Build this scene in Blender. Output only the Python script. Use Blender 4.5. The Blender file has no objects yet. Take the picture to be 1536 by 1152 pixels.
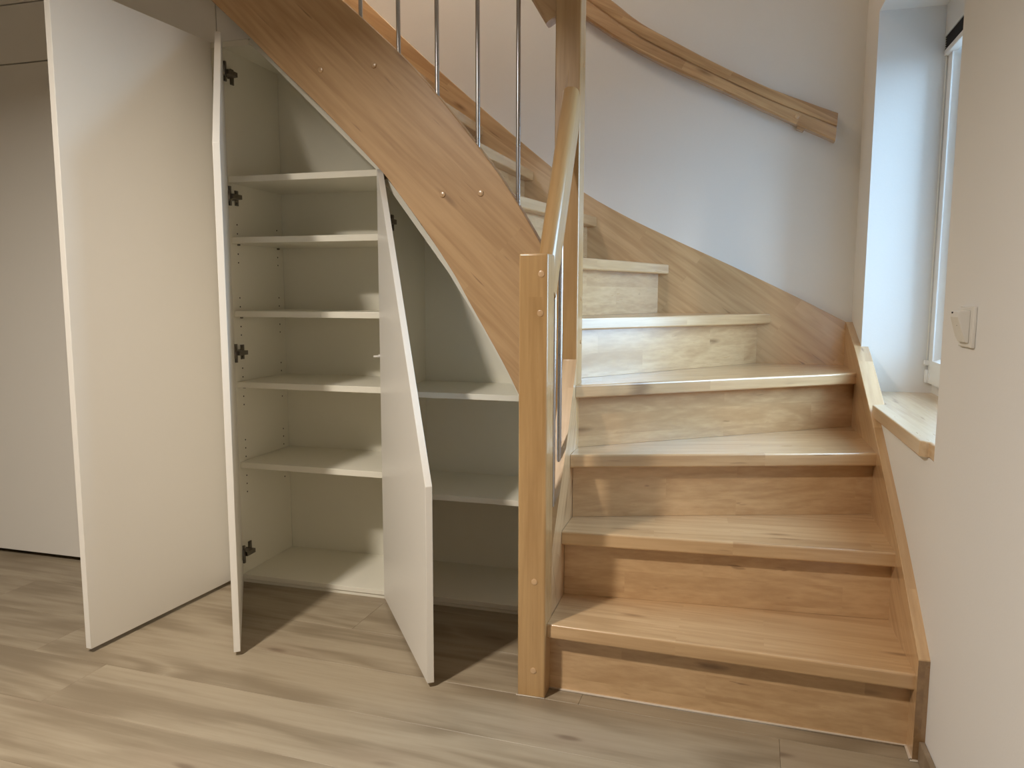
import bpy, bmesh, math, random
from mathutils import Vector, Matrix

random.seed(7)
S = bpy.context.scene
COL = S.collection

# ------------------------------------------------------------------ camera
F_PX, YAW, PITCH, ROLL = 1135.33, 0.2773, 0.1154, 0.0022
CAM = Vector((0.4616, -1.6755, 0.961))
fw = Vector((-math.sin(YAW) * math.cos(PITCH), math.cos(YAW) * math.cos(PITCH), -math.sin(PITCH)))
rt = Vector((math.cos(YAW), math.sin(YAW), 0))
up = rt.cross(fw)
r2 = rt * math.cos(ROLL) + up * math.sin(ROLL)
u2 = up * math.cos(ROLL) - rt * math.sin(ROLL)
cd = bpy.data.cameras.new('camera')
cd.sensor_width = 36.0
cd.lens = F_PX * 36.0 / 1536.0
cd.clip_start = 0.02
cam = bpy.data.objects.new('camera', cd)
COL.objects.link(cam)
cam.matrix_world = Matrix(((r2.x, u2.x, -fw.x, CAM.x), (r2.y, u2.y, -fw.y, CAM.y), (r2.z, u2.z, -fw.z, CAM.z), (0, 0, 0, 1)))
S.camera = cam

# ------------------------------------------------------------------ view, world, light
S.view_settings.view_transform = 'Standard'
S.view_settings.look = 'None'
S.view_settings.exposure = 0.0
S.view_settings.gamma = 1.0
S.view_settings.use_curve_mapping = False

SKY_COLOR, SKY_STRENGTH = (0.56, 0.775, 1.0), 12.0
LAMP_POWER, LAMP_COLOR, LAMP_SPREAD = 59.0, (1.0, 0.905, 0.79), 153.0
UPLAMP_POWER = 19.0
LAMP_POS = (-0.83, -1.46, 2.17)

w = bpy.data.worlds.new('sky')
S.world = w
w.use_nodes = True
bg = w.node_tree.nodes['Background']
bg.inputs['Color'].default_value = (*SKY_COLOR, 1)
bg.inputs['Strength'].default_value = SKY_STRENGTH

# the window opening guides the sampling of the sky light (a portal emits nothing itself)
pl = bpy.data.lights.new('window_portal', 'AREA')
pl.shape = 'RECTANGLE'
pl.size, pl.size_y = 1.19, 0.97
pl.cycles.is_portal = True
po = bpy.data.objects.new('window_portal', pl)
COL.objects.link(po)
po.location = (1.21, 0.535, 1.25)
po.rotation_euler = (0, math.radians(90), 0)

S.cycles.max_bounces = 10
S.cycles.diffuse_bounces = 6
S.cycles.glossy_bounces = 4
S.cycles.transparent_max_bounces = 8
S.cycles.caustics_reflective = False
S.cycles.caustics_refractive = False
S.cycles.sample_clamp_indirect = 6.0
S.cycles.use_denoising = True

# ------------------------------------------------------------------ dimensions (metres)
R = 0.18            # riser height
TT = 0.036          # tread thickness
YC = 0.4458         # front plane of the cupboards
XW = 0.883          # right wall
XT = 0.861          # inner face of the stringer on the right wall
YB = 1.2515         # back wall
YT = 1.2265         # inner face of the stringer on the back wall
NW = 0.068          # newel width
NH = 1.057          # newel height
SILL = 0.655
NI0, NI1, NTOP = 0.052, 1.0185, 1.846   # window niche
CEIL = 2.36
XL, YF, UPZ = -5.6, -6.2, 4.7


# ------------------------------------------------------------------ node helpers
def new_mat(name):
    m = bpy.data.materials.new(name)
    m.use_nodes = True
    nt = m.node_tree
    return m, nt, nt.nodes['Principled BSDF']


def nd(nt, t, **kw):
    n = nt.nodes.new(t)
    for k, v in kw.items():
        setattr(n, k, v)
    return n


def math_n(nt, op, a, b=None, c=None, clamp=False):
    n = nd(nt, 'ShaderNodeMath', operation=op, use_clamp=clamp)
    for i, x in enumerate((a, b, c)):
        if x is None:
            continue
        if isinstance(x, (int, float)):
            n.inputs[i].default_value = x
        else:
            nt.links.new(x, n.inputs[i])
    return n.outputs[0]


def mix_c(nt, fac, a, b, mode='MIX'):
    n = nd(nt, 'ShaderNodeMix', data_type='RGBA', blend_type=mode)
    if isinstance(fac, (int, float)):
        n.inputs[0].default_value = fac
    else:
        nt.links.new(fac, n.inputs[0])
    for i, x in ((6, a), (7, b)):
        if isinstance(x, tuple):
            n.inputs[i].default_value = (*x, 1)
        else:
            nt.links.new(x, n.inputs[i])
    return n.outputs[2]


def ramp(nt, x, lo, hi):
    n = nd(nt, 'ShaderNodeMapRange', interpolation_type='SMOOTHSTEP')
    nt.links.new(x, n.inputs[0])
    n.inputs[1].default_value, n.inputs[2].default_value = lo, hi
    return n.outputs[0]


def noise(nt, vec, scale, detail=3, rough=0.5, dist=0.0):
    n = nd(nt, 'ShaderNodeTexNoise')
    nt.links.new(vec, n.inputs['Vector'])
    n.inputs['Scale'].default_value = scale
    n.inputs['Detail'].default_value = detail
    n.inputs['Roughness'].default_value = rough
    n.inputs['Distortion'].default_value = dist
    return n.outputs[0]


def grain_coords(nt, along, across):
    """(u along the grain, v across, w the third way) from object coordinates, shifted per object"""
    a = Vector(along).normalized()
    c = Vector(across)
    b = (c - a * c.dot(a)).normalized()
    e = a.cross(b)
    tc = nd(nt, 'ShaderNodeTexCoord')
    oi = nd(nt, 'ShaderNodeObjectInfo')
    off = math_n(nt, 'MULTIPLY', oi.outputs['Random'], 23.0)
    add = nd(nt, 'ShaderNodeVectorMath', operation='ADD')
    nt.links.new(tc.outputs['Object'], add.inputs[0])
    nt.links.new(off, add.inputs[1])
    out = []
    for v in (a, b, e):
        d = nd(nt, 'ShaderNodeVectorMath', operation='DOT_PRODUCT')
        nt.links.new(add.outputs[0], d.inputs[0])
        d.inputs[1].default_value = v
        out.append(d.outputs['Value'])
    return out, oi.outputs['Random']


def comb(nt, u, v, wv, su, sv, sw):
    c = nd(nt, 'ShaderNodeCombineXYZ')
    for i, (x, s) in enumerate(((u, su), (v, sv), (wv, sw))):
        nt.links.new(math_n(nt, 'MULTIPLY', x, s), c.inputs[i])
    return c.outputs[0]


def wood(name, along, across, light=(0.64, 0.44, 0.245), dark=(0.45, 0.28, 0.138), row=0.052, length=0.52, rough=0.30, lamella=0.26, coat=1.0):
    """laminated, varnished beech-like wood: strips, streaky grain, a few dark flecks"""
    m, nt, p = new_mat(name)
    (u, v, wv), rnd = grain_coords(nt, along, across)
    bc = nd(nt, 'ShaderNodeCombineXYZ')
    nt.links.new(u, bc.inputs[0])
    nt.links.new(math_n(nt, 'ADD', v, math_n(nt, 'MULTIPLY', wv, 0.0)), bc.inputs[1])
    br = nd(nt, 'ShaderNodeTexBrick', offset=0.37, offset_frequency=2)
    nt.links.new(bc.outputs[0], br.inputs['Vector'])
    br.inputs['Color1'].default_value = (0, 0, 0, 1)
    br.inputs['Color2'].default_value = (1, 1, 1, 1)
    br.inputs['Mortar'].default_value = (0.5, 0.5, 0.5, 1)
    br.inputs['Scale'].default_value = 1.0
    br.inputs['Mortar Size'].default_value = 0.0
    br.inputs['Brick Width'].default_value = length
    br.inputs['Row Height'].default_value = row
    lam = math_n(nt, 'ADD', br.outputs['Color'], 0.0)
    # shift the grain from strip to strip
    us = math_n(nt, 'ADD', u, math_n(nt, 'MULTIPLY', lam, 7.3))
    fine = noise(nt, comb(nt, us, v, wv, 5.0, 95.0, 95.0), 1.0, 4, 0.6)
    band = noise(nt, comb(nt, us, v, wv, 1.1, 13.0, 13.0), 1.0, 2, 0.5, 0.6)
    rings = math_n(nt, 'PINGPONG', math_n(nt, 'MULTIPLY', band, 7.0), 1.0)
    fleck = ramp(nt, noise(nt, comb(nt, us, v, wv, 6.0, 70.0, 70.0), 1.0, 2, 0.5), 0.69, 0.80)
    blot = ramp(nt, noise(nt, comb(nt, us, v, wv, 2.2, 11.0, 11.0), 1.0, 3, 0.55, 0.8), 0.60, 0.80)
    vor = nd(nt, 'ShaderNodeTexVoronoi', feature='F1', voronoi_dimensions='2D')
    nt.links.new(comb(nt, math_n(nt, 'ADD', us, math_n(nt, 'MULTIPLY', fine, 0.06)), v, wv, 2.1, 9.0, 0.0), vor.inputs['Vector'])
    vor.inputs['Scale'].default_value = 1.0
    gate = ramp(nt, noise(nt, comb(nt, us, v, wv, 2.0, 8.0, 0.0), 0.6, 0, 0.5), 0.54, 0.60)
    knot = math_n(nt, 'MULTIPLY', ramp(nt, vor.outputs['Distance'], 0.11, 0.0), gate)
    t = math_n(nt, 'ADD', math_n(nt, 'MULTIPLY', fine, 0.85), math_n(nt, 'MULTIPLY', rings, 0.30))
    t = math_n(nt, 'ADD', t, math_n(nt, 'MULTIPLY', lam, lamella))
    t = math_n(nt, 'ADD', t, math_n(nt, 'MULTIPLY', math_n(nt, 'SUBTRACT', rnd, 0.5), 0.12))
    c = mix_c(nt, ramp(nt, t, 0.25, 1.15), light, dark)
    c = mix_c(nt, math_n(nt, 'MULTIPLY', fleck, 0.70), c, (0.20, 0.105, 0.045))
    c = mix_c(nt, math_n(nt, 'MULTIPLY', blot, 0.45), c, (0.33, 0.18, 0.08))
    c = mix_c(nt, math_n(nt, 'MULTIPLY', knot, 0.75), c, (0.17, 0.085, 0.035))
    nt.links.new(c, p.inputs['Base Color'])
    nt.links.new(math_n(nt, 'ADD', math_n(nt, 'MULTIPLY', fine, 0.14), rough - 0.07), p.inputs['Roughness'])
    p.inputs['Coat Weight'].default_value = coat
    p.inputs['Coat Roughness'].default_value = 0.26
    p.inputs['Coat IOR'].default_value = 1.65
    b = nd(nt, 'ShaderNodeBump')
    b.inputs['Strength'].default_value = 0.05
    b.inputs['Distance'].default_value = 0.002
    nt.links.new(fine, b.inputs['Height'])
    nt.links.new(b.outputs[0], p.inputs['Normal'])
    return m


def floor_wood(name, light=(0.36, 0.30, 0.215), dark=(0.225, 0.177, 0.118)):
    m, nt, p = new_mat(name)
    (u, v, wv), rnd = grain_coords(nt, (1, 0, 0), (0, 1, 0))
    fine = noise(nt, comb(nt, u, v, wv, 3.4, 62.0, 10.0), 1.0, 5, 0.66)
    field = noise(nt, comb(nt, u, v, wv, 0.9, 5.2, 1.0), 1.0, 2, 0.45, 0.5)
    rings = math_n(nt, 'PINGPONG', math_n(nt, 'MULTIPLY', field, 15.0), 1.0)
    broad = noise(nt, comb(nt, u, v, wv, 1.6, 9.0, 1.0), 1.0, 3, 0.5, 0.4)
    vor = nd(nt, 'ShaderNodeTexVoronoi', feature='F1', voronoi_dimensions='2D')
    nt.links.new(comb(nt, math_n(nt, 'ADD', u, math_n(nt, 'MULTIPLY', fine, 0.05)), v, wv, 1.5, 4.6, 0.0), vor.inputs['Vector'])
    vor.inputs['Scale'].default_value = 1.0
    knot = ramp(nt, vor.outputs['Distance'], 0.065, 0.012)
    halo = ramp(nt, vor.outputs['Distance'], 0.34, 0.04)
    gate = ramp(nt, noise(nt, comb(nt, u, v, wv, 1.5, 4.6, 0.0), 0.7, 0, 0.5), 0.38, 0.46)
    t = math_n(nt, 'ADD', math_n(nt, 'MULTIPLY', fine, 0.75), math_n(nt, 'MULTIPLY', rings, math_n(nt, 'MULTIPLY', ramp(nt, broad, 0.34, 0.60), 0.50)))
    t = math_n(nt, 'ADD', t, math_n(nt, 'MULTIPLY', broad, 0.26))
    t = math_n(nt, 'ADD', t, math_n(nt, 'MULTIPLY', rnd, 0.16))
    c = mix_c(nt, ramp(nt, t, 0.30, 1.10), light, dark)
    c = mix_c(nt, math_n(nt, 'MULTIPLY', math_n(nt, 'MULTIPLY', halo, gate), 0.30), c, (0.28, 0.21, 0.15))
    c = mix_c(nt, math_n(nt, 'MULTIPLY', math_n(nt, 'MULTIPLY', knot, gate), 0.75), c, (0.15, 0.105, 0.07))
    nt.links.new(c, p.inputs['Base Color'])
    nt.links.new(math_n(nt, 'ADD', math_n(nt, 'MULTIPLY', fine, 0.18), 0.36), p.inputs['Roughness'])
    b = nd(nt, 'ShaderNodeBump')
    b.inputs['Strength'].default_value = 0.08
    b.inputs['Distance'].default_value = 0.001
    nt.links.new(fine, b.inputs['Height'])
    nt.links.new(b.outputs[0], p.inputs['Normal'])
    return m


def plain(name, color, rough=0.5, metal=0.0, var=0.03, scale=30.0, bump=0.0, spec=0.5, coat=0.0):
    m, nt, p = new_mat(name)
    tc = nd(nt, 'ShaderNodeTexCoord')
    n1 = noise(nt, tc.outputs['Object'], scale, 4, 0.6)
    dk = tuple(x * (1 - var) for x in color)
    lt = tuple(min(1, x * (1 + var)) for x in color)
    nt.links.new(mix_c(nt, n1, dk, lt), p.inputs['Base Color'])
    p.inputs['Metallic'].default_value = metal
    p.inputs['Specular IOR Level'].default_value = spec
    nt.links.new(math_n(nt, 'ADD', math_n(nt, 'MULTIPLY', n1, 0.06), rough - 0.03), p.inputs['Roughness'])
    if bump:
        b = nd(nt, 'ShaderNodeBump')
        b.inputs['Strength'].default_value = bump
        b.inputs['Distance'].default_value = 0.002
        nt.links.new(n1, b.inputs['Height'])
        nt.links.new(b.outputs[0], p.inputs['Normal'])
    return m


def glass_mat():
    m, nt, p = new_mat('window_glass')
    nt.nodes.remove(p)
    out = nt.nodes['Material Output']
    tr = nd(nt, 'ShaderNodeBsdfTransparent')
    tr.inputs[0].default_value = (0.93, 0.96, 0.97, 1)
    gl = nd(nt, 'ShaderNodeBsdfGlossy')
    gl.inputs['Roughness'].default_value = 0.02
    fr = nd(nt, 'ShaderNodeFresnel')
    fr.inputs[0].default_value = 1.45
    mx = nd(nt, 'ShaderNodeMixShader')
    ge = nd(nt, 'ShaderNodeNewGeometry')       # only the outer faces mirror; inside the pane light goes straight on
    nt.links.new(math_n(nt, 'MULTIPLY', fr.outputs[0], math_n(nt, 'SUBTRACT', 1.0, ge.outputs['Backfacing'])), mx.inputs[0])
    nt.links.new(tr.outputs[0], mx.inputs[1])
    nt.links.new(gl.outputs[0], mx.inputs[2])
    nt.links.new(mx.outputs[0], out.inputs[0])
    return m


SL = Vector((1, 0, -0.93))     # slope of the upper flight
M = {
    'wood_x': wood('stair_wood_tread', (1, 0, 0), (0, 1, 0)),
    'wood_riser': wood('stair_wood_riser', (1, 0.2, 0), (0, 0, 1), row=0.06),
    'wood_front': wood('stair_wood_front_stringer', (1, 0, -0.98), (0.98, 0, 1), light=(0.60, 0.39, 0.205), dark=(0.40, 0.235, 0.105), row=0.11, length=1.9, lamella=0.10, rough=0.42, coat=0.2),
    'wood_back': wood('stair_wood_back_stringer', (1, 0, -0.72), (0.72, 0, 1), row=0.055, length=0.6),
    'wood_side': wood('stair_wood_side_stringer', (0, 1, 0.55), (0, -0.55, 1), row=0.055, length=0.6),
    'wood_in': wood('stair_wood_inner_stringer', (0, 1, 1.54), (0, -1.54, 1), row=0.055, length=0.6),
    'wood_z': wood('stair_wood_post', (0, 0, 1), (1, 0, 0), light=(0.54, 0.345, 0.155), dark=(0.38, 0.22, 0.085), row=0.034, length=3.0, lamella=0.15),
    'wood_rail': wood('stair_wood_handrail', (0, 1, 1.5), (1, 0, 0), light=(0.54, 0.345, 0.155), dark=(0.38, 0.22, 0.085), row=0.05, length=2.0, lamella=0.1),
    'wood_railx': wood('stair_wood_upper_rail', (1, 0, -0.9), (0, 1, 0), row=0.05, length=0.8),
    'wood_wall': wood('wall_rail_wood', (1, 0, -0.55), (0.55, 0, 1), light=(0.63, 0.43, 0.24), dark=(0.36, 0.205, 0.095), row=0.036, length=0.45, lamella=0.42),
    'wood_sill': wood('sill_wood', (0, 1, 0), (1, 0, 0), light=(0.64, 0.47, 0.29), dark=(0.48, 0.32, 0.18), row=0.05, length=0.7, lamella=0.2),
    'plug': wood('plug_wood', (1, 0, 0.3), (0, 0, 1), light=(0.66, 0.45, 0.26), dark=(0.52, 0.33, 0.17), row=0.05),
    'end': wood('stair_wood_end_grain', (0, 1, 0), (1, 0, 0), light=(0.30, 0.18, 0.08), dark=(0.19, 0.105, 0.042), row=0.05),
    'floor': floor_wood('laminate_oak'),
    'base': floor_wood('baseboard_oak', (0.34, 0.27, 0.19), (0.23, 0.175, 0.115)),
    'sub': plain('subfloor_screed', (0.10, 0.085, 0.07), 0.9),
    'wall': plain('wall_paint', (0.755, 0.753, 0.748), 0.85, var=0.012, scale=180.0, bump=0.12, spec=0.25),
    'ceil': plain('ceiling_paint', (0.80, 0.78, 0.75), 0.9, var=0.01, scale=150.0, bump=0.1, spec=0.2),
    'white': plain('white_laminate', (0.80, 0.775, 0.72), 0.36, var=0.006, scale=60.0, bump=0.01),
    'inner': plain('white_carcass_laminate', (0.81, 0.785, 0.685), 0.34, var=0.006, scale=60.0, bump=0.01),
    'dark': plain('gap_shade', (0.035, 0.03, 0.027), 0.8),  # near-black, put in for the shade in holes, slots and gaps
    'steel': plain('brushed_steel', (0.52, 0.52, 0.53), 0.27, metal=1.0, var=0.01, scale=4.0),
    'nickel': plain('hinge_nickel', (0.23, 0.21, 0.19), 0.35, metal=1.0, var=0.25, scale=120.0),
    'upvc': plain('window_pvc', (0.82, 0.83, 0.83), 0.33, var=0.01),
    'gasket': plain('window_gasket', (0.02, 0.022, 0.03), 0.6),
    'pleat': plain('blind_pleats', (0.045, 0.042, 0.045), 0.85, var=0.3, scale=200.0),
    'alu': plain('blind_rail_white', (0.80, 0.79, 0.77), 0.4, var=0.01),
    'cord': plain('blind_cord_white', (0.85, 0.83, 0.76), 0.7),
    'plastic': plain('switch_plastic', (0.72, 0.705, 0.67), 0.32, var=0.01),
    'seal': plain('sealant', (0.62, 0.55, 0.46), 0.6, var=0.05, scale=80.0),
    'glass': glass_mat(),
    'yard': plain('outside_paving', (0.21, 0.205, 0.20), 0.95, var=0.2, scale=3.0),
    'render': plain('shade_wall_render', (0.30, 0.295, 0.285), 0.9, var=0.05, scale=6.0),
}


# ------------------------------------------------------------------ object helpers
ORG = {}


def root(name, loc, label, cat, group=None, kind=None):
    o = bpy.data.objects.new(name, None)
    o.empty_display_size = 0.05
    o.location = loc
    COL.objects.link(o)
    ORG[o] = Vector(loc)
    tag(o, label, cat, group, kind)
    return o


def tag(o, label=None, cat=None, group=None, kind=None):
    for k, v in (('label', label), ('category', cat), ('group', group), ('kind', kind)):
        if v:
            o[k] = v
    return o


def flat_faces(me):
    """only the narrow bevel strips are shaded smooth, real faces stay flat"""
    for f in me.polygons:
        vs = [me.vertices[i].co for i in f.vertices]
        short = min((vs[i] - vs[i - 1]).length for i in range(len(vs)))
        f.use_smooth = len(vs) == 4 and short < 0.0045


def link(name, bm, mat, parent=None, smooth=False):
    """bmesh in world coordinates -> one object; under a parent its own origin is the thing's base"""
    og = ORG.get(parent, Vector((0, 0, 0)))
    bmesh.ops.recalc_face_normals(bm, faces=bm.faces)
    bm.transform(Matrix.Translation(-og))
    me = bpy.data.meshes.new(name)
    bm.to_mesh(me)
    bm.free()
    me.materials.append(mat)
    if smooth == 'all':
        for f in me.polygons:
            f.use_smooth = True
    if smooth:
        me.set_sharp_from_angle(angle=math.radians(38))
    if smooth != 'all':
        flat_faces(me)
    o = bpy.data.objects.new(name, me)
    COL.objects.link(o)
    if parent is not None:
        o.parent = parent
    ORG[o] = og
    return o


def bevel(bm, off, seg=2, ang=30):
    if off <= 0:
        return
    es = [e for e in bm.edges if len(e.link_faces) == 2 and e.calc_face_angle(0) > math.radians(ang)]
    r = bmesh.ops.bevel(bm, geom=es, offset=off, segments=seg, affect='EDGES', clamp_overlap=True, profile=0.5)
    for f in r['faces']:
        if min(e.calc_length() for e in f.edges) < off * 1.6 and len(f.verts) <= 4:
            f.smooth = True


def add_box(bm, lo, hi):
    vs = [bm.verts.new((x, y, z)) for x in (lo[0], hi[0]) for y in (lo[1], hi[1]) for z in (lo[2], hi[2])]
    for f in ((0, 1, 3, 2), (4, 6, 7, 5), (0, 4, 5, 1), (2, 3, 7, 6), (0, 2, 6, 4), (1, 5, 7, 3)):
        bm.faces.new([vs[i] for i in f])


def box(name, lo, hi, mat, parent=None, bev=0.0015, seg=2):
    bm = bmesh.new()
    add_box(bm, lo, hi)
    bmesh.ops.recalc_face_normals(bm, faces=bm.faces)
    bevel(bm, bev, seg)
    return link(name, bm, mat, parent, smooth=bev > 0)


def add_prism(bm, pts, axis, a, b):
    """polygon pts (the two other axes in order) extruded along axis from a to b"""
    def mk(p, t):
        q = list(p)
        q.insert(axis, t)
        return q
    v0 = [bm.verts.new(mk(p, a)) for p in pts]
    v1 = [bm.verts.new(mk(p, b)) for p in pts]
    bm.faces.new(v0)
    bm.faces.new(list(reversed(v1)))
    n = len(pts)
    for i in range(n):
        j = (i + 1) % n
        bm.faces.new((v0[i], v1[i], v1[j], v0[j]))


def prism(name, pts, axis, a, b, mat, parent=None, bev=0.002, seg=2, ang=30):
    bm = bmesh.new()
    add_prism(bm, pts, axis, a, b)
    bmesh.ops.recalc_face_normals(bm, faces=bm.faces)
    bevel(bm, bev, seg, ang)
    return link(name, bm, mat, parent, smooth=True)


def add_cyl(bm, p, q, r, n=16, r2_=None):
    p, q = Vector(p), Vector(q)
    d = (q - p).normalized()
    a = d.orthogonal().normalized()
    b = d.cross(a)
    rb = r if r2_ is None else r2_
    c0 = [bm.verts.new(p + (a * math.cos(2 * math.pi * i / n) + b * math.sin(2 * math.pi * i / n)) * r) for i in range(n)]
    c1 = [bm.verts.new(q + (a * math.cos(2 * math.pi * i / n) + b * math.sin(2 * math.pi * i / n)) * rb) for i in range(n)]
    bm.faces.new(list(reversed(c0)))
    bm.faces.new(c1)
    for i in range(n):
        j = (i + 1) % n
        bm.faces.new((c0[i], c0[j], c1[j], c1[i]))


def cyl(name, p, q, r, mat, parent=None, n=16, bev=0.0, rb=None):
    bm = bmesh.new()
    add_cyl(bm, p, q, r, n, rb)
    bmesh.ops.recalc_face_normals(bm, faces=bm.faces)
    bevel(bm, bev, 2, 50)
    return link(name, bm, mat, parent, smooth='all')


def sweep(name, path, prof, side, mat, parent=None):
    """profile (s along side, t along the third direction) carried along a planar path; vertical end cuts"""
    bm = bmesh.new()
    side = Vector(side)
    path = [Vector(p) for p in path]
    rings = []
    for i, p in enumerate(path):
        d = (path[min(i + 1, len(path) - 1)] - path[max(i - 1, 0)]).normalized()
        nrm = side.cross(d).normalized()
        if nrm.z < 0:
            nrm = -nrm
        rings.append([bm.verts.new(p + side * s + nrm * t) for s, t in prof])
    n = len(prof)
    for a, b in zip(rings, rings[1:]):
        for i in range(n):
            j = (i + 1) % n
            bm.faces.new((a[i], a[j], b[j], b[i]))
    bm.faces.new(rings[0])
    bm.faces.new(list(reversed(rings[-1])))
    return link(name, bm, mat, parent, smooth='all')


def round_rect(wd, ht, r_top, r_bot, n=6):
    """cross-section centred on s, t from -ht/2 to ht/2"""
    pts = []
    for cx, cy, r, a0 in ((wd / 2 - r_top, ht / 2 - r_top, r_top, 0), (-wd / 2 + r_top, ht / 2 - r_top, r_top, 90),
                          (-wd / 2 + r_bot, -ht / 2 + r_bot, r_bot, 180), (wd / 2 - r_bot, -ht / 2 + r_bot, r_bot, 270)):
        for i in range(n + 1):
            a = math.radians(a0 + 90 * i / n)
            pts.append((cx + r * math.cos(a), cy + r * math.sin(a)))
    return pts


def smooth_pts(pts, k=6):
    """Catmull-Rom through 2D or 3D points"""
    P = [Vector(p) for p in pts]
    P = [P[0] * 2 - P[1]] + P + [P[-1] * 2 - P[-2]]
    out = []
    for i in range(1, len(P) - 2):
        for j in range(k):
            t = j / k
            a, b, c, d = P[i - 1], P[i], P[i + 1], P[i + 2]
            out.append(0.5 * ((2 * b) + (c - a) * t + (2 * a - 5 * b + 4 * c - d) * t * t + (3 * b - a - 3 * c + d) * t ** 3))
    out.append(P[-2])
    return [tuple(p) for p in out]


# ================================================================== the room
fl = box('floor', (XL, YF, -0.06), (1.14, YB, -0.010), M['sub'], bev=0)
tag(fl, 'light greyish oak laminate floor of long planks', 'floor', kind='structure')

FLROT, PW, PLN = -0.036, 0.195, 1.92
row_end = {0: 0.15, 1: -0.567, -1: 0.60, -2: -1.07, 2: 0.2}        # where a butt joint shows
rotm = Matrix.Rotation(FLROT, 4, 'Z')
for k in range(-24, 3):
    y0 = 0.004 + PW * k
    x0 = row_end.get(k, random.uniform(-1.9, 0.0))
    x = x0 - PLN * 3
    while x < 1.2:
        a, b = max(x, XL + 0.1), min(x + PLN, 1.05)
        if b - a > 0.05:
            bm = bmesh.new()
            add_box(bm, (a + 0.0002, y0 + 0.0002, -0.010), (b - 0.0002, y0 + PW - 0.0002, 0.0))
            bmesh.ops.recalc_face_normals(bm, faces=bm.faces)
            top = [e for e in bm.edges if all(v.co.z > -0.001 for v in e.verts)]
            bmesh.ops.bevel(bm, geom=top, offset=0.0005, segments=1, affect='EDGES')
            c = Vector(((a + b) / 2, y0 + PW / 2, 0))
            bm.transform(Matrix.Translation(-c))
            me = bpy.data.meshes.new('plank')
            bm.to_mesh(me)
            bm.free()
            me.materials.append(M['floor'])
            o = bpy.data.objects.new('plank', me)
            COL.objects.link(o)
            o.parent = fl
            o.location = rotm @ c
            o.rotation_euler = (0, 0, FLROT)
        x += PLN

# right wall with the window niche cut through it
bm = bmesh.new()
add_box(bm, (XW, YF, -0.06), (1.20, NI0, UPZ))
add_box(bm, (XW, NI1, -0.06), (1.20, YB, UPZ))
add_box(bm, (XW, NI0, -0.06), (1.20, NI1, SILL - 0.035))
add_box(bm, (XW, NI0, NTOP), (1.20, NI1, UPZ))
tag(link('wall_right', bm, M['wall']), 'cream plastered wall with the window niche and the switch', 'wall', kind='structure')
tag(box('wall_back', (XL, YB, -0.06), (1.14, YB + 0.12, UPZ), M['wall'], bev=0), 'pale plastered wall behind the winding stair', 'wall', kind='structure')
tag(box('wall_left', (XL - 0.12, YF, -0.06), (XL, YB, UPZ), M['wall'], bev=0), 'plain plastered wall beyond the closets, out of frame', 'wall', kind='structure')
tag(box('wall_front', (XL, YF - 0.12, -0.06), (1.14, YF, UPZ), M['wall'], bev=0), 'plain plastered wall behind the viewer', 'wall', kind='structure')
tag(box('ceiling', (XL, YF, CEIL), (XW, 0.36, CEIL + 0.25), M['ceil'], bev=0), 'flat white ceiling of the room, above the frame', 'ceiling', kind='structure')
tag(box('wall_stairwell', (XL, 0.26, CEIL + 0.25), (XW, 0.36, UPZ), M['wall'], bev=0), 'upper stairwell wall above the ceiling edge', 'wall', kind='structure')
tag(box('ceiling_stairwell', (XL, 0.26, UPZ - 0.1), (1.14, YB, UPZ), M['ceil'], bev=0), 'ceiling at the top of the stairwell', 'ceiling', kind='structure')
tag(box('baseboard_right', (XW - 0.012, YF, 0.0), (XW, -0.026, 0.046), M['base'], bev=0.002),
    'low oak-coloured baseboard along the foot of the right wall', 'baseboard', kind='structure')

# the ground outside the window (unseen, added to dim the light coming in from below)
tag(box('ground', (1.21, -14.0, -0.45), (26.0, 16.0, -0.30), M['yard'], bev=0), 'unseen grey paved yard, added to dim light from below', 'ground', kind='structure')
tag(box('reveal_shade_wall', (1.21, -0.60, -0.30), (2.15, -0.35, 4.7), M['render'], bev=0), 'unseen wall added outside to shade the window reveal', 'wall', kind='structure')  # unseen, added to keep part of the sky off the reveal

# ------------------------------------------------------------------ window
win = root('window_1', (1.09, 0.535, SILL), 'white framed window deep in the niche beside the stair', 'window', kind='structure')
FX = 1.097
bm = bmesh.new()
for lo, hi in (((FX, NI1 - 0.016, SILL), (FX + 0.06, NI1, NTOP)), ((FX, NI0, SILL), (FX + 0.06, NI0 + 0.045, NTOP)),
               ((FX, NI0 + 0.016, SILL), (FX + 0.06, NI1 - 0.016, SILL + 0.040)), ((FX, NI0 + 0.016, NTOP - 0.045), (FX + 0.06, NI1 - 0.016, NTOP))):
    add_box(bm, lo, hi)
link('window_frame', bm, M['upvc'], win)
sash = None
s0, s1, z0, z1 = NI0 + 0.012, NI1 - 0.012, SILL + 0.034, NTOP - 0.03
bm = bmesh.new()
for lo, hi in (((FX - 0.016, s1 - 0.046, z0), (FX + 0.045, s1, z1)), ((FX - 0.016, s0, z0), (FX + 0.045, s0 + 0.046, z1)),
               ((FX - 0.016, s0 + 0.046, z0), (FX + 0.045, s1 - 0.046, z0 + 0.072)), ((FX - 0.016, s0 + 0.046, z1 - 0.07), (FX + 0.045, s1 - 0.046, z1))):
    add_box(bm, lo, hi)
sash = link('sash', bm, M['upvc'], win)
g0, g1, gz0, gz1 = s0 + 0.046, s1 - 0.046, z0 + 0.072, z1 - 0.07
bm = bmesh.new()     # sloped glazing bead
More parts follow.
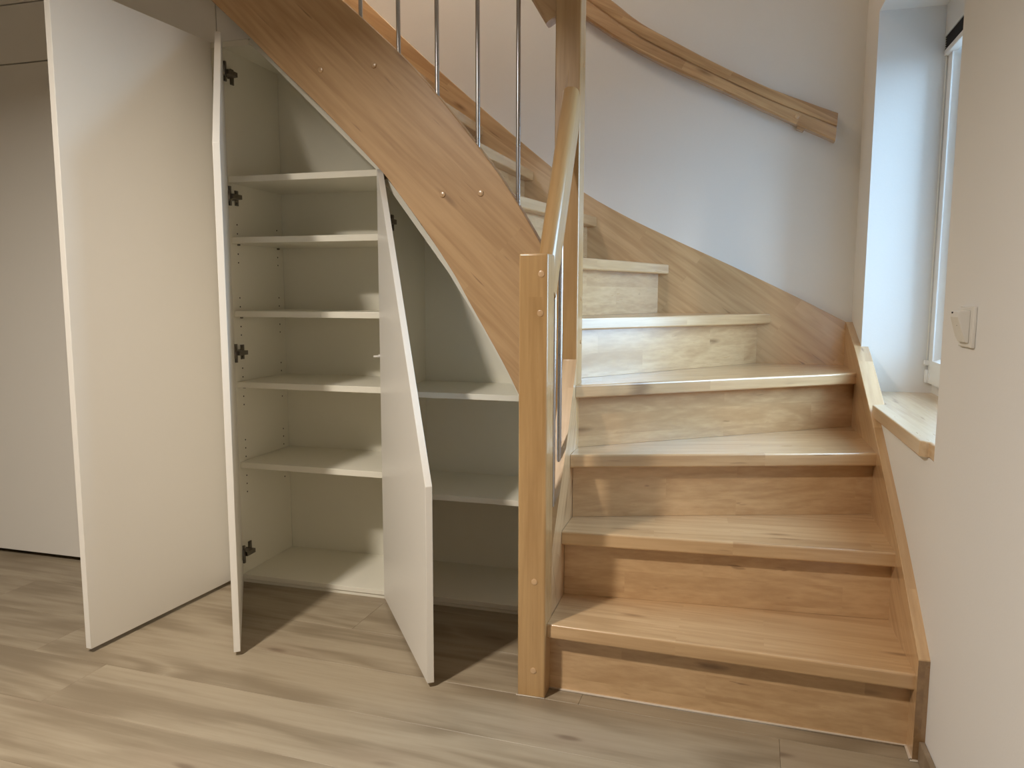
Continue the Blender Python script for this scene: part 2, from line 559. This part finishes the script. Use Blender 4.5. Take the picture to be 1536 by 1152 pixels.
for pts, ax, a, b in ((((FX - 0.012, g1), (FX + 0.012, g1), (FX + 0.012, g1 - 0.012)), 2, gz0, gz1),
                      (((FX - 0.012, g0), (FX + 0.012, g0), (FX + 0.012, g0 + 0.012)), 2, gz0, gz1),
                      (((FX - 0.012, gz0), (FX + 0.012, gz0), (FX + 0.012, gz0 + 0.012)), 1, g0, g1),
                      (((FX - 0.012, gz1), (FX + 0.012, gz1), (FX + 0.012, gz1 - 0.012)), 1, g0, g1)):
    add_prism(bm, pts, ax, a, b)
link('glazing_bead', bm, M['upvc'], sash)
bm = bmesh.new()
for y in (g1 - 0.020, g0 + 0.012):
    add_box(bm, (FX + 0.008, y, gz0), (FX + 0.014, y + 0.006, gz1))
for z in (gz0 + 0.012, gz1 - 0.020):
    add_box(bm, (FX + 0.008, g0 + 0.012, z), (FX + 0.014, g1 - 0.012, z + 0.006))
link('gasket', bm, M['gasket'], sash)
box('pane', (FX + 0.013, g0, gz0), (FX + 0.017, g1, gz1), M['glass'], sash, bev=0)
bm = bmesh.new()     # lower hinge knuckle
add_cyl(bm, (FX - 0.02, NI1 - 0.012, SILL + 0.035), (FX - 0.02, NI1 - 0.012, SILL + 0.075), 0.006, 12)
add_box(bm, (FX - 0.018, NI1 - 0.030, SILL + 0.042), (FX - 0.012, NI1 - 0.012, SILL + 0.066))
link('window_hinge', bm, M['upvc'], win, smooth='all')
sill_pts = [(0.8665, 0.108), (0.8665, 0.640), (0.8665, 0.672), (0.9055, 0.690), (0.9055, NI1 + 0.001), (FX + 0.02, NI1 + 0.001), (FX + 0.02, NI0 - 0.001), (XW, NI0 - 0.001), (XW, 0.094), (0.8765, 0.094)]
prism('window_sill', sill_pts, 2, SILL - 0.035, SILL, M['wood_sill'], win, bev=0.003)

# pleated blind drawn up under the lintel
bl = root('pleated_blind', (FX - 0.03, 0.535, NTOP - 0.15), 'folded dark pleated blind with white rails at the window top', 'blind')
box('head_rail', (FX - 0.027, NI0 + 0.02, 1.752), (FX - 0.002, NI1 - 0.004, NTOP - 0.001), M['alu'], bl, bev=0.002)
bm = bmesh.new()
for i in range(6):
    z = 1.711 + i * 0.0068
    add_prism(bm, ((FX - 0.026, z + 0.0034), (FX - 0.015, z), (FX - 0.003, z + 0.0034), (FX - 0.015, z + 0.0068)), 1, NI0 + 0.025, NI1 - 0.006)
link('folded_pleats', bm, M['pleat'], bl)
box('bottom_rail', (FX - 0.027, NI0 + 0.02, 1.694), (FX - 0.002, NI1 - 0.005, 1.711), M['alu'], bl, bev=0.002)
for y in (NI1 - 0.014, NI0 + 0.03):
    cyl('guide_cord', (FX - 0.022, y, SILL + 0.10), (FX - 0.022, y, 1.695), 0.0011, M['cord'], bl, n=8)
    box('cord_holder', (FX - 0.029, y - 0.009, SILL + 0.090), (FX - 0.015, y + 0.009, SILL + 0.106), M['alu'], bl, bev=0.002)

# ------------------------------------------------------------------ staircase
st = root('staircase', (0.034, 0.034, 0.0), 'varnished wooden winder stair with steel balusters and closed risers', 'staircase')

# nosing lines: left end, right end of every tread
N = {1: ((NW + 0.0005, 0.019), (XT, -0.006)), 2: ((NW, 0.180), (XT, 0.239)), 3: ((NW, 0.279), (XT, 0.538)), 4: ((NW, 0.345), (XT, 0.940)),
     5: ((0.015, 0.430), (0.6074, YT)), 6: ((-0.070, 0.412), (0.2412, YT)), 7: ((-0.170, 0.412), (-0.0317, YT)),
     8: ((-0.312, 0.412), (-0.2806, YT)), 9: ((-0.492, 0.412), (-0.487, YT))}
for k in range(10, 16):
    N[k] = ((-0.492 - 0.2 * (k - 9), 0.412), (-0.487 - 0.2 * (k - 9), YT))
YS0, YS1 = 0.372, 0.412        # front stringer
PX1, PY0, PY1 = NW, 0.355, 0.428   # tall post


def offs(k, d):
    """tread line k moved back by d, cut where it meets the stringers: left point, right point"""
    L, Rr = Vector(N[k][0]), Vector(N[k][1])
    t = (Rr - L).normalized()
    n = Vector((-t.y, t.x))
    P = L + n * d

    def at_x(x):
        return Vector((x, P.y + (x - P.x) / t.x * t.y))

    def at_y(y):
        return Vector((P.x + (y - P.y) / t.y * t.x, y))
    if k <= 4:
        lf = at_x(NW)
    else:
        lf = at_y(YS1)
        if lf.x > -0.001:
            lf = at_y(PY1)
    rg = at_x(XT) if k <= 4 else at_y(YT)
    return lf, rg


for k in range(1, 15):
    L, Rr = Vector(N[k][0]), Vector(N[k][1])
    bl_, br_ = offs(k + 1, 0.052)
    pts = [L, Rr]
    if k == 4:
        pts.append(Vector((XT, YT)))
    pts += [br_, bl_]
    if k == 4:
        pts += [Vector((-0.0005, YS1)), Vector((-0.0005, PY1 + 0.0005)), Vector((NW + 0.0005, PY1 + 0.0005))]
    if k == 5:
        pts += [Vector((-0.0005, YS1)), Vector((-0.0005, PY1 + 0.0005))]
    t = (Rr - L).normalized()
    bm = bmesh.new()
    add_prism(bm, [tuple(p) for p in pts], 2, k * R - TT, k * R)
    bmesh.ops.recalc_face_normals(bm, faces=bm.faces)
    es = []
    for e in bm.edges:
        a, b = e.verts[0].co, e.verts[1].co
        if abs(a.z - b.z) < 1e-6 and ((a.xy - L).length < 1e-4 or (b.xy - L).length < 1e-4) and ((a.xy - Rr).length < 1e-4 or (b.xy - Rr).length < 1e-4):
            es.append(e)
    for f in bmesh.ops.bevel(bm, geom=es, offset=0.005, segments=4, affect='EDGES', profile=0.5)['faces']:
        f.smooth = len(f.verts) == 4 and min(e.calc_length() for e in f.edges) < 0.004
    # the grain follows the nosing: one object per tread with its own turn
    ang = math.atan2(t.y, t.x)
    og = Vector((L.x, L.y, k * R))
    bm.transform(Matrix.Rotation(-ang, 4, 'Z') @ Matrix.Translation(-og))
    me = bpy.data.meshes.new('tread')
    bmesh.ops.recalc_face_normals(bm, faces=bm.faces)
    bm.to_mesh(me)
    bm.free()
    me.materials.append(M['wood_x'])
    me.set_sharp_from_angle(angle=math.radians(38))
    flat_faces(me)
    o = bpy.data.objects.new('tread', me)
    COL.objects.link(o)
    o.parent = st
    o.location = og - ORG[st]
    o.rotation_euler = (0, 0, ang)

    a0, a1 = offs(k, 0.035)
    b0, b1 = offs(k, 0.051)
    bm = bmesh.new()
    add_prism(bm, [tuple(p) for p in (a0, a1, b1, b0)], 2, (k - 1) * R + (0.0005 if k > 1 else 0.0), k * R - TT)
    og = Vector((a0.x, a0.y, (k - 1) * R))
    bm.transform(Matrix.Rotation(-ang, 4, 'Z') @ Matrix.Translation(-og))
    me = bpy.data.meshes.new('riser')
    bmesh.ops.recalc_face_normals(bm, faces=bm.faces)
    bm.to_mesh(me)
    bm.free()
    me.materials.append(M['wood_riser'])
    flat_faces(me)
    o = bpy.data.objects.new('riser', me)
    COL.objects.link(o)
    o.parent = st
    o.location = og - ORG[st]
    o.rotation_euler = (0, 0, ang)

# stringer on the right wall
side = smooth_pts([(-0.024, 0.222), (0.12, 0.318), (0.27, 0.412), (0.45, 0.515), (0.62, 0.610), (0.80, 0.700), (0.97, 0.781), (1.10, 0.829), (YT, 0.874)], 3)
ws = prism('wall_stringer', side + [(YT, 0.45), (0.9, 0.40), (0.25, 0.0), (-0.024, 0.0)], 0, XT, 0.905, M['wood_side'], st, bev=0.0015, ang=40)
box('end_grain', (XT, -0.0252, 0.0), (0.905, -0.0238, 0.2195), M['end'], ws, bev=0)
# stringer on the back wall
back = smooth_pts([(0.9045, 0.8585), (0.8645, 0.872), (0.68, 0.968), (0.4729, 1.070), (0.2314, 1.184), (0.07, 1.265), (-0.0765, 1.350), (-0.2017, 1.4466), (-0.45, 1.655), (-0.7173, 1.889), (-0.984, 2.138), (-1.8, 2.90)], 3)
prism('wall_stringer', back + [(-1.8, 2.45), (-0.49, 1.33), (-0.28, 1.17), (-0.03, 0.97), (0.24, 0.82), (0.60, 0.62), (0.9045, 0.50)], 1, YT, YB, M['wood_back'], st, bev=0.0015, ang=40)
# cut front stringer of the upper flight
ftop = smooth_pts([(-1.75, 2.815), (-1.2, 2.315), (-0.86, 2.008), (-0.6271, 1.7983), (-0.5615, 1.7397), (-0.4464, 1.6326), (-0.3335, 1.5113), (-0.2573, 1.4189), (-0.1626, 1.2978), (-0.095, 1.195), (-0.0307, 1.0873), (0.0, 1.032)], 4)
fbot = smooth_pts([(0.0, 0.485), (-0.052, 0.587), (-0.1035, 0.6884), (-0.1527, 0.7817), (-0.2517, 0.9503), (-0.2955, 1.0256), (-0.3760, 1.1420), (-0.4709, 1.2656), (-0.5263, 1.3315), (-0.6912, 1.4959), (-0.841, 1.6344), (-0.9324, 1.7232), (-1.0632, 1.8416), (-1.4, 2.145), (-1.75, 2.46)], 4)
fs = prism('front_stringer', ftop + fbot, 1, YS0, YS1, M['wood_front'], st, bev=0.002, ang=40)
for x, z in ((-0.7007, 1.6124), (-0.531, 1.6123), (-0.3259, 1.2457), (-0.213, 1.2456)):
    cyl('wood_plug', (x, YS0 + 0.002, z), (x, YS0 - 0.0045, z), 0.0085, M['plug'], fs, n=20, bev=0.0025)
# inner stringer of the lower flight
itop = smooth_pts([(PY0, 0.790), (0.3412, 0.766), (0.2366, 0.588), (0.1519, 0.465), (0.0735, 0.3537), (NW, 0.346)], 4)
prism('inner_stringer', itop + [(NW, 0.0), (0.20, 0.0), (PY0, 0.25)], 0, 0.030, NW - 0.0008, M['wood_in'], st, bev=0.0015, ang=40)

# start newel
nwl = box('newel_post', (0, 0, 0), (NW, NW, NH), M['wood_z'], st, bev=0.004, seg=3)
for x, z in ((0.0529, 1.0111), (0.0512, 0.9228), (0.0408, 0.289), (0.0396, 0.0677)):
    cyl('wood_plug', (x, 0.002, z), (x, -0.0016, z), 0.0075, M['plug'], nwl, n=20, bev=0.001)
# tall corner post
tp = box('corner_post', (0, PY0, 0.0), (PX1, PY1, 1.98), M['wood_z'], st, bev=0.004, seg=3)
for z in (1.575, 0.955, 0.835, 0.715, 0.60):
    cyl('wood_plug', (NW - 0.002, 0.405, z), (NW + 0.002, 0.405, z), 0.0055, M['plug'], tp, n=16, bev=0.001)

# lower handrail, newel to corner post
RX = 0.0465
prof = round_rect(0.042, 0.078, 0.020, 0.010)
sweep('handrail', [(RX, NW - 0.006, 0.975), (RX, PY0 + 0.004, 1.482)], prof, (1, 0, 0), M['wood_rail'], st)
# upper handrail, corner post up and left
upath = smooth_pts([(0.002, 0.392, 1.70), (-0.06, 0.392, 1.800), (-0.15, 0.392, 1.932), (-0.30, 0.392, 2.105), (-0.60, 0.392, 2.385), (-1.7, 0.392, 3.375)], 5)
sweep('handrail', upath, prof, (0, 1, 0), M['wood_railx'], st)


def up_at(x):
    for a, b in zip(upath, upath[1:]):
        if b[0] <= x <= a[0]:
            return a[2] + (b[2] - a[2]) * (x - a[0]) / (b[0] - a[0])
    return 3.3


def top_at(x):
    for a, b in zip(ftop, ftop[1:]):
        if a[0] <= x <= b[0]:
            return a[1] + (b[1] - a[1]) * (x - a[0]) / (b[0] - a[0])
    return 2.4


for x in (-0.1107, -0.2271, -0.3472, -0.4634, -0.5797, -0.697, -0.814, -0.931, -1.05, -1.17):
    cyl('baluster', (x, 0.392, top_at(x) - 0.012), (x, 0.392, up_at(x) - 0.02), 0.0062, M['steel'], st, n=18)
for y, zb in ((0.208, 0.540), (0.137, 0.43)):
    zt = 0.975 + (y - NW + 0.006) / (PY0 - NW + 0.01) * 0.507
    cyl('baluster', (0.0525, y, zb - 0.01), (0.0525, y, zt - 0.02), 0.0058, M['steel'], st, n=18)

# sealant along the foot of the stair
a0, a1 = offs(1, 0.0352)
bm = bmesh.new()
add_prism(bm, [(a0.x, a0.y - 0.005), (a1.x, a1.y - 0.005), (a1.x, a1.y), (a0.x, a0.y)], 2, 0.0, 0.004)
add_box(bm, (XT - 0.005, -0.027, 0), (XT, a1.y - 0.004, 0.004))
add_box(bm, (XT - 0.005, -0.029, 0), (XW, -0.024, 0.004))
add_box(bm, (-0.003, -0.0025, 0), (NW, 0.0, 0.003))
link('sealant_bead', bm, M['seal'], st)

# ------------------------------------------------------------------ handrail on the back wall
wr = root('wall_handrail', (0.80, 1.235, 1.54), 'curved wooden handrail board fixed to the back wall beside the window', 'handrail')
rtop = [(0.8002, 1.5882), (0.68, 1.6395), (0.5561, 1.6953), (0.3848, 1.7869), (0.25, 1.866), (0.1197, 1.9461), (0.0196, 2.0291), (-0.12, 2.142), (-0.45, 2.43), (-1.1, 3.03)]
rbot = [(0.7955, 1.494), (0.68, 1.551), (0.55, 1.617), (0.4153, 1.6872), (0.27, 1.760), (0.1219, 1.8423), (-0.02, 1.936), (-0.16, 2.045), (-0.49, 2.33), (-1.14, 2.93)]
T2, B2 = smooth_pts(rtop, 4), smooth_pts(rbot, 4)
bm = bmesh.new()
# section from the wall: upper lip, shallow finger groove, lower lip (fraction down, y)
sec = [(0.0, YB), (0.0, 1.216), (0.03, 1.211), (0.40, 1.209), (0.455, 1.2115), (0.475, 1.217), (0.52, 1.217), (0.545, 1.211), (0.93, 1.210), (1.0, 1.216), (1.0, YB)]
rings = []
for (tx, tz), (bx, bz) in zip(T2, B2):
    rings.append([bm.verts.new((tx + (bx - tx) * f, y, tz + (bz - tz) * f)) for f, y in sec])
for a, b in zip(rings, rings[1:]):
    for i in range(len(sec) - 1):
        bm.faces.new((a[i], a[i + 1], b[i + 1], b[i]))
    bm.faces.new((a[-1], a[0], b[0], b[-1]))
bm.faces.new(rings[0])
bm.faces.new(list(reversed(rings[-1])))
rb = link('rail_board', bm, M['wood_wall'], wr, smooth='all')
prism('rail_block', [(0.672, 1.560), (0.700, 1.546), (0.690, 1.535), (0.668, 1.545)], 1, 1.222, YB, M['wood_wall'], wr, bev=0.001)
cyl('wood_plug', (0.667, 1.212, 1.583), (0.667, 1.207, 1.583), 0.008, M['plug'], rb, n=18, bev=0.0015)

# ------------------------------------------------------------------ cupboards under the stair
PT = 0.017
CB = 0.750           # back of the carcasses


def hinge(door, side_x, z, d_in, hx, hy):
    """concealed hinge: cup plate on the door's inner face, arm and mounting plate on the side panel"""
    bm = bmesh.new()
    add_box(bm, (side_x, hy + 0.028, z - 0.009), (side_x + 0.010, hy + 0.030, z + 0.009))          # arm on the panel
    add_box(bm, (side_x, hy + 0.040, z - 0.024), (side_x + 0.004, hy + 0.056, z + 0.024))          # mounting wings
    add_cyl(bm, (side_x + 0.003, hy + 0.048, z + 0.018), (side_x + 0.006, hy + 0.048, z + 0.018), 0.005, 12)
    add_cyl(bm, (side_x + 0.003, hy + 0.048, z - 0.018), (side_x + 0.006, hy + 0.048, z - 0.018), 0.005, 12)
    d_in = Vector((d_in[0], d_in[1], 0))
    q = Vector((hx, hy, 0)) + d_in * 0.022                                                 # cup centre on the door
    nx = Vector((-d_in[1], d_in[0], 0))
    if nx.x < 0:
        nx = -nx
    c = Vector((q.x, q.y, z))
    add_cyl(bm, c - nx * 0.002, c + nx * 0.005, 0.0175, 18)
    mid = c + nx * 0.012
    add_box(bm, (min(mid.x, side_x + 0.004) - 0.002, min(mid.y, hy + 0.03), z - 0.007), (max(mid.x, side_x + 0.004) + 0.004, max(mid.y, hy + 0.034), z + 0.007))
    pt = c + nx * 0.006
    add_box(bm, (pt.x - 0.004, pt.y - 0.004, z - 0.030), (pt.x + 0.002, pt.y + 0.004, z + 0.030))  # cup flange
    return link('hinge', bm, M['nickel'], door, smooth=True)


def door_slab(name, hinge_pt, free_pt, outline, th, outer_left, mat, parent):
    """outline: (distance from the hinge, z) polygon; the slab lies between the given face line and th to one side"""
    a, b = Vector((*hinge_pt, 0)), Vector((*free_pt, 0))
    d = (b - a).normalized()
    n = Vector((-d.y, d.x, 0)) * (1 if outer_left else -1)
    bm = bmesh.new()
    v0 = [bm.verts.new(a + d * s + Vector((0, 0, z))) for s, z in outline]
    v1 = [bm.verts.new(v.co + n * th) for v in v0]
    bm.faces.new(v0)
    bm.faces.new(list(reversed(v1)))
    for i in range(len(v0)):
        j = (i + 1) % len(v0)
        bm.faces.new((v0[i], v1[i], v1[j], v0[j]))
    bmesh.ops.recalc_face_normals(bm, faces=bm.faces)
    bevel(bm, 0.0012, 2, 20)
    return link(name, bm, mat, parent, smooth=True)


def pin_holes(cab, x, rows, ys, sgn):
    """dark discs for the shade in shelf-pin holes: too small to pick apart, one part"""
    bm = bmesh.new()
    for z in rows:
        for y in ys:
            add_cyl(bm, (x - sgn * 0.001, y, z), (x + sgn * 0.0006, y, z), 0.0026, 8)
    tag(link('pin_holes', bm, M['dark'], cab), kind='stuff')


ZT = 1.7469          # top of the lower doors
XA, XB2 = -1.085, -0.560   # inner faces of the tall cupboard

# --- tall cupboard (the one with five shelves)
c2 = root('tall_cupboard', (-0.82, 0.60, 0.0), 'tall white cupboard standing open with five shelves under the stringer', 'cupboard')
box('side_panel', (XA - PT, YC, 0.004), (XA, CB, ZT), M['inner'], c2, bev=0.0008)
prism('side_panel', [(YC, 0.004), (CB, 0.004), (CB, 1.326), (YC, 1.326)], 0, XB2, XB2 + 0.014, M['inner'], c2, bev=0.0008)
prism('back_panel', [(XA, 0.004), (XB2 + 0.014, 0.004), (XB2 + 0.014, 1.330), (-0.978, ZT), (XA, ZT)], 1, CB, CB + 0.008, M['inner'], c2, bev=0)
box('plinth', (XA, YC + 0.004, 0.0), (XB2, YC + 0.020, 0.010), M['inner'], c2, bev=0.0005)
box('bottom_panel', (XA, YC + 0.001, 0.0115), (XB2, CB, 0.0275), M['inner'], c2, bev=0.001)
for z in (1.3377, 1.1478, 0.9117, 0.6798, 0.4105):
    box('shelf', (XA + 0.0008, YC + (0.004 if z > 1.3 else 0.010), z - 0.0195), (XB2 - 0.0008, CB - 0.001, z), M['inner'], c2, bev=0.001)
    if z < 1.3:
        for x, s in ((XA, 1), (XB2, -1)):
            for y in (YC + 0.042, CB - 0.036):
                cyl('shelf_pin', (x, y, z - 0.0225), (x + s * 0.008, y, z - 0.0225), 0.003, M['nickel'], c2, n=10)
box('top_panel', (XA, YC + 0.001, ZT - PT), (-0.990, CB, ZT), M['inner'], c2, bev=0.001)
sl2 = [(-0.990, 1.7385), (-0.902, 1.6578), (-0.7333, 1.4957), (XB2, 1.3310)]
prism('sloped_top', sl2 + [(x + 0.011, z + 0.013) for x, z in reversed(sl2)], 1, YC, CB, M['inner'], c2, bev=0, ang=60)
rows = [z + dz for z in (1.1478, 0.9117, 0.6798, 0.4105) for dz in (0.013, 0.042, -0.052, -0.080)] + [0.4105 - 0.108, 0.4105 + 0.07]
pin_holes(c2, XA, rows, (YC + 0.042, CB - 0.036), 1)
h2, f2 = (-1.0780, 0.4395), (-0.7671, -0.0133)
ln2 = math.hypot(f2[0] - h2[0], f2[1] - h2[1])
d2 = door_slab('door', h2, f2, [(0, 0.012), (ln2, 0.012), (ln2, 1.338), (0.100, 1.742), (0, 1.742)], 0.0175, False, M['white'], c2)
dv = ((f2[0] - h2[0]) / ln2, (f2[1] - h2[1]) / ln2)
for z in (1.6508, 1.2736, 0.7761, 0.1059):
    hinge(d2, XA, z, dv, *h2)

# --- low cupboard (nearest the newel)
c3 = root('low_cupboard', (-0.27, 0.60, 0.0), 'low white cupboard standing open behind the slanted door beside the newel post', 'cupboard')
X3, X3R = -0.545, 0.016
box('bottom_panel', (X3, YC + 0.001, 0.0115), (X3R, CB, 0.0275), M['inner'], c3, bev=0.001)
box('plinth', (X3, YC + 0.004, 0.0), (X3R, YC + 0.020, 0.010), M['inner'], c3, bev=0.0005)
sl3 = [(X3, 1.300), (-0.5113, 1.2613), (-0.3395, 1.0319), (-0.235, 0.870), (-0.13, 0.685), (X3R, 0.415)]
prism('sloped_top', sl3 + [(x + 0.013, z + 0.010) for x, z in reversed(sl3)], 1, YC, CB, M['inner'], c3, bev=0, ang=60)
prism('back_panel', [(X3, 0.004)] + [(X3R, 0.004)] + list(reversed(sl3)), 1, CB, CB + 0.008, M['inner'], c3, bev=0)
box('side_panel', (X3, YC + 0.0005, 0.0275), (X3 + 0.006, CB, 1.288), M['inner'], c3, bev=0)
box('side_panel', (X3R - 0.014, YC, 0.0275), (X3R, CB, 0.415), M['inner'], c3, bev=0)


def sl_x(z):
    for a, b in zip(sl3, sl3[1:]):
        if b[1] <= z <= a[1]:
            return a[0] + (b[0] - a[0]) * (z - a[1]) / (b[1] - a[1])
    return X3R - 0.014


for z in (0.6706, 0.3540):
    box('shelf', (X3 + 0.0065, YC + 0.006, z - 0.0175), (min(sl_x(z), X3R - 0.015) - 0.001, CB - 0.001, z), M['inner'], c3, bev=0.001)
h3, f3 = (-0.5585, 0.4330), (-0.2216, -0.0317)
ln3 = math.hypot(f3[0] - h3[0], f3[1] - h3[1])
d3 = door_slab('door', h3, f3, [(0, 0.012), (ln3, 0.012), (ln3, 0.5074), (0.018, 1.322), (0, 1.336)], 0.0175, True, M['white'], c3)
dv3 = ((f3[0] - h3[0]) / ln3, (f3[1] - h3[1]) / ln3)
for z in (1.1835, 0.64, 0.11):
    hinge(d3, X3 + 0.006, z, dv3, h3[0] + 0.016, h3[1] + 0.010)
bm = bmesh.new()       # white door-damper pin on the dividing panel
add_cyl(bm, (XB2 + 0.002, YC - 0.004, 0.778), (XB2 - 0.020, YC - 0.012, 0.776), 0.0035, 10)
add_cyl(bm, (XB2 - 0.002, YC - 0.001, 0.778), (XB2 - 0.007, YC - 0.004, 0.7775), 0.0055, 10)
link('damper_pin', bm, M['plastic'], c2, smooth='all')

# --- closet with the full-height open door
c1 = root('open_closet', (-1.40, 0.60, 0.0), 'white full-height closet with its broad door swung open', 'closet')
X1A, X1B = -1.665, XA - PT
box('side_panel', (X1A, YC, 0.004), (X1A + PT, CB, ZT), M['inner'], c1, bev=0.0008)
box('back_panel', (X1A + PT, CB, 0.004), (X1B, CB + 0.008, ZT), M['inner'], c1, bev=0)
box('bottom_panel', (X1A + PT, YC + 0.001, 0.0115), (X1B - 0.0005, CB, 0.0275), M['inner'], c1, bev=0.001)
box('plinth', (X1A + PT, YC + 0.004, 0.0), (X1B - 0.0005, YC + 0.020, 0.010), M['inner'], c1, bev=0.0005)
box('top_panel', (X1A + PT, YC + 0.001, ZT - PT), (X1B - 0.0005, CB, ZT), M['inner'], c1, bev=0.001)
for z in (1.20, 0.62):
    box('shelf', (X1A + PT, YC + 0.010, z - 0.0195), (X1B - 0.0005, CB - 0.001, z), M['inner'], c1, bev=0.001)
h1, f1 = (-1.1115, 0.4290), (-1.1619, -0.1136)
ln1 = math.hypot(f1[0] - h1[0], f1[1] - h1[1])
d1 = door_slab('door', h1, f1, [(0, 0.012), (ln1, 0.012), (ln1, 1.742), (0, 1.742)], 0.0195, False, M['white'], c1)

# --- closed closet at the far left
c0 = root('closed_closet', (-2.25, 0.60, 0.0), 'flat white closet with closed doors at the far left', 'closet')
X0A = -2.86
box('carcass', (X0A, YC + 0.0205, 0.028), (X1A - 0.001, CB + 0.008, ZT), M['inner'], c0, bev=0)
box('plinth', (X0A, YC + 0.055, 0.0), (X1A - 0.001, YC + 0.070, 0.028), M['dark'], c0, bev=0)  # near-black colour stands for the shade under the closed doors
box('door', (X0A, YC, 0.018), (-2.265, YC + 0.0185, ZT - 0.004), M['white'], c0, bev=0.0012)
box('door', (-2.262, YC, 0.018), (X1A - 0.002, YC + 0.0185, ZT - 0.004), M['white'], c0, bev=0.0012)

# --- fascia above the doors
f0 = root('trim_1', (-1.9, 0.455, ZT), 'white fascia panels above the closet doors under the stair', 'trim', kind='structure')
box('fascia_panel', (X0A, YC, ZT), (-1.1035, YC + 0.0185, 1.936), M['white'], f0, bev=0.0012)
prism('fascia_panel', [(-1.1005, ZT + 0.0005), (-0.974, ZT + 0.0005), (-1.1005, 1.865)], 1, YC, YC + 0.0185, M['white'], f0, bev=0.001)
prism('fascia_panel', [(X0A, 1.9395), (-1.1035, 1.9395), (-1.1035, 1.885), (-1.02, 1.81), (-1.75, 2.47), (-2.86, 2.47)][0:2] + [(-1.18, 1.945), (-1.75, 2.455), (X0A, 2.455)], 1, YC, YC + 0.0185, M['white'], f0, bev=0.001)
box('backing', (X0A, YC + 0.019, ZT + 0.001), (-1.10, YC + 0.022, 1.94), M['dark'], f0, bev=0)

# ------------------------------------------------------------------ switch on the right wall
sw = root('wall_switch', (XW, -0.122, 0.907), 'small white wall switch on the right wall near the window', 'switch')
box('cover_plate', (XW - 0.006, -0.166, 0.871), (XW, -0.082, 0.945), M['plastic'], sw, bev=0.002)
bm = bmesh.new()
add_prism(bm, [(XW - 0.006, 0.938), (XW - 0.024, 0.936), (XW - 0.026, 0.925), (XW - 0.012, 0.880), (XW - 0.006, 0.879)], 1, -0.148, -0.098)
bmesh.ops.recalc_face_normals(bm, faces=bm.faces)
bevel(bm, 0.0015, 2)
rk = link('rocker', bm, M['plastic'], sw, smooth=True)
bm = bmesh.new()
add_prism(bm, [(XW - 0.006, 0.936), (XW - 0.022, 0.934), (XW - 0.023, 0.926), (XW - 0.012, 0.886), (XW - 0.006, 0.885)], 1, -0.097, -0.086)
link('rocker', bm, M['plastic'], sw)
box('slot', (XW - 0.0255, -0.1105, 0.9315), (XW - 0.0235, -0.1030, 0.9345), M['dark'], rk, bev=0)
box('slot', (XW - 0.0215, -0.128, 0.9095), (XW - 0.0190, -0.125, 0.9115), M['dark'], rk, bev=0)

# ------------------------------------------------------------------ ceiling lamp (above the frame)
lp = root('ceiling_lamp', (LAMP_POS[0], LAMP_POS[1], CEIL), 'round white ceiling lamp above the room, out of frame', 'lamp')
cyl('canopy', (LAMP_POS[0], LAMP_POS[1], CEIL), (LAMP_POS[0], LAMP_POS[1], CEIL - 0.03), 0.06, M['alu'], lp, n=32, bev=0.004)
cyl('stem', (LAMP_POS[0], LAMP_POS[1], CEIL - 0.03), (LAMP_POS[0], LAMP_POS[1], LAMP_POS[2] + 0.05), 0.012, M['alu'], lp, n=16)
cyl('lamp_shade', (LAMP_POS[0], LAMP_POS[1], LAMP_POS[2] + 0.05), (LAMP_POS[0], LAMP_POS[1], LAMP_POS[2] + 0.004), 0.10, M['alu'], lp, n=40, bev=0.004, rb=0.125)
ld = bpy.data.lights.new('lamp_light', 'AREA')
ld.shape = 'DISK'
ld.size = 0.17
ld.energy = LAMP_POWER
ld.spread = math.radians(LAMP_SPREAD)
ld.color = LAMP_COLOR
lo = bpy.data.objects.new('lamp_light', ld)
COL.objects.link(lo)
lo.parent = lp
lo.location = (0, 0, LAMP_POS[2] - CEIL)

# ------------------------------------------------------------------ pendant in the stairwell (above the frame)
ux, uy, uz = -0.75, 0.55, 3.1
ul = root('stairwell_lamp', (ux, uy, UPZ - 0.1), 'white globe pendant lamp in the upper stairwell, out of frame', 'lamp')
cyl('cable', (ux, uy, UPZ - 0.1), (ux, uy, uz + 0.10), 0.003, M['alu'], ul, n=8)
cyl('lamp_cap', (ux, uy, uz + 0.13), (ux, uy, uz + 0.10), 0.03, M['alu'], ul, n=24, bev=0.003)
ud = bpy.data.lights.new('stairwell_light', 'POINT')
ud.shadow_soft_size = 0.09
ud.energy = UPLAMP_POWER
ud.color = (1.0, 0.80, 0.58)
uo = bpy.data.objects.new('stairwell_light', ud)
COL.objects.link(uo)
uo.parent = ul
uo.location = (0, 0, uz - UPZ + 0.1)
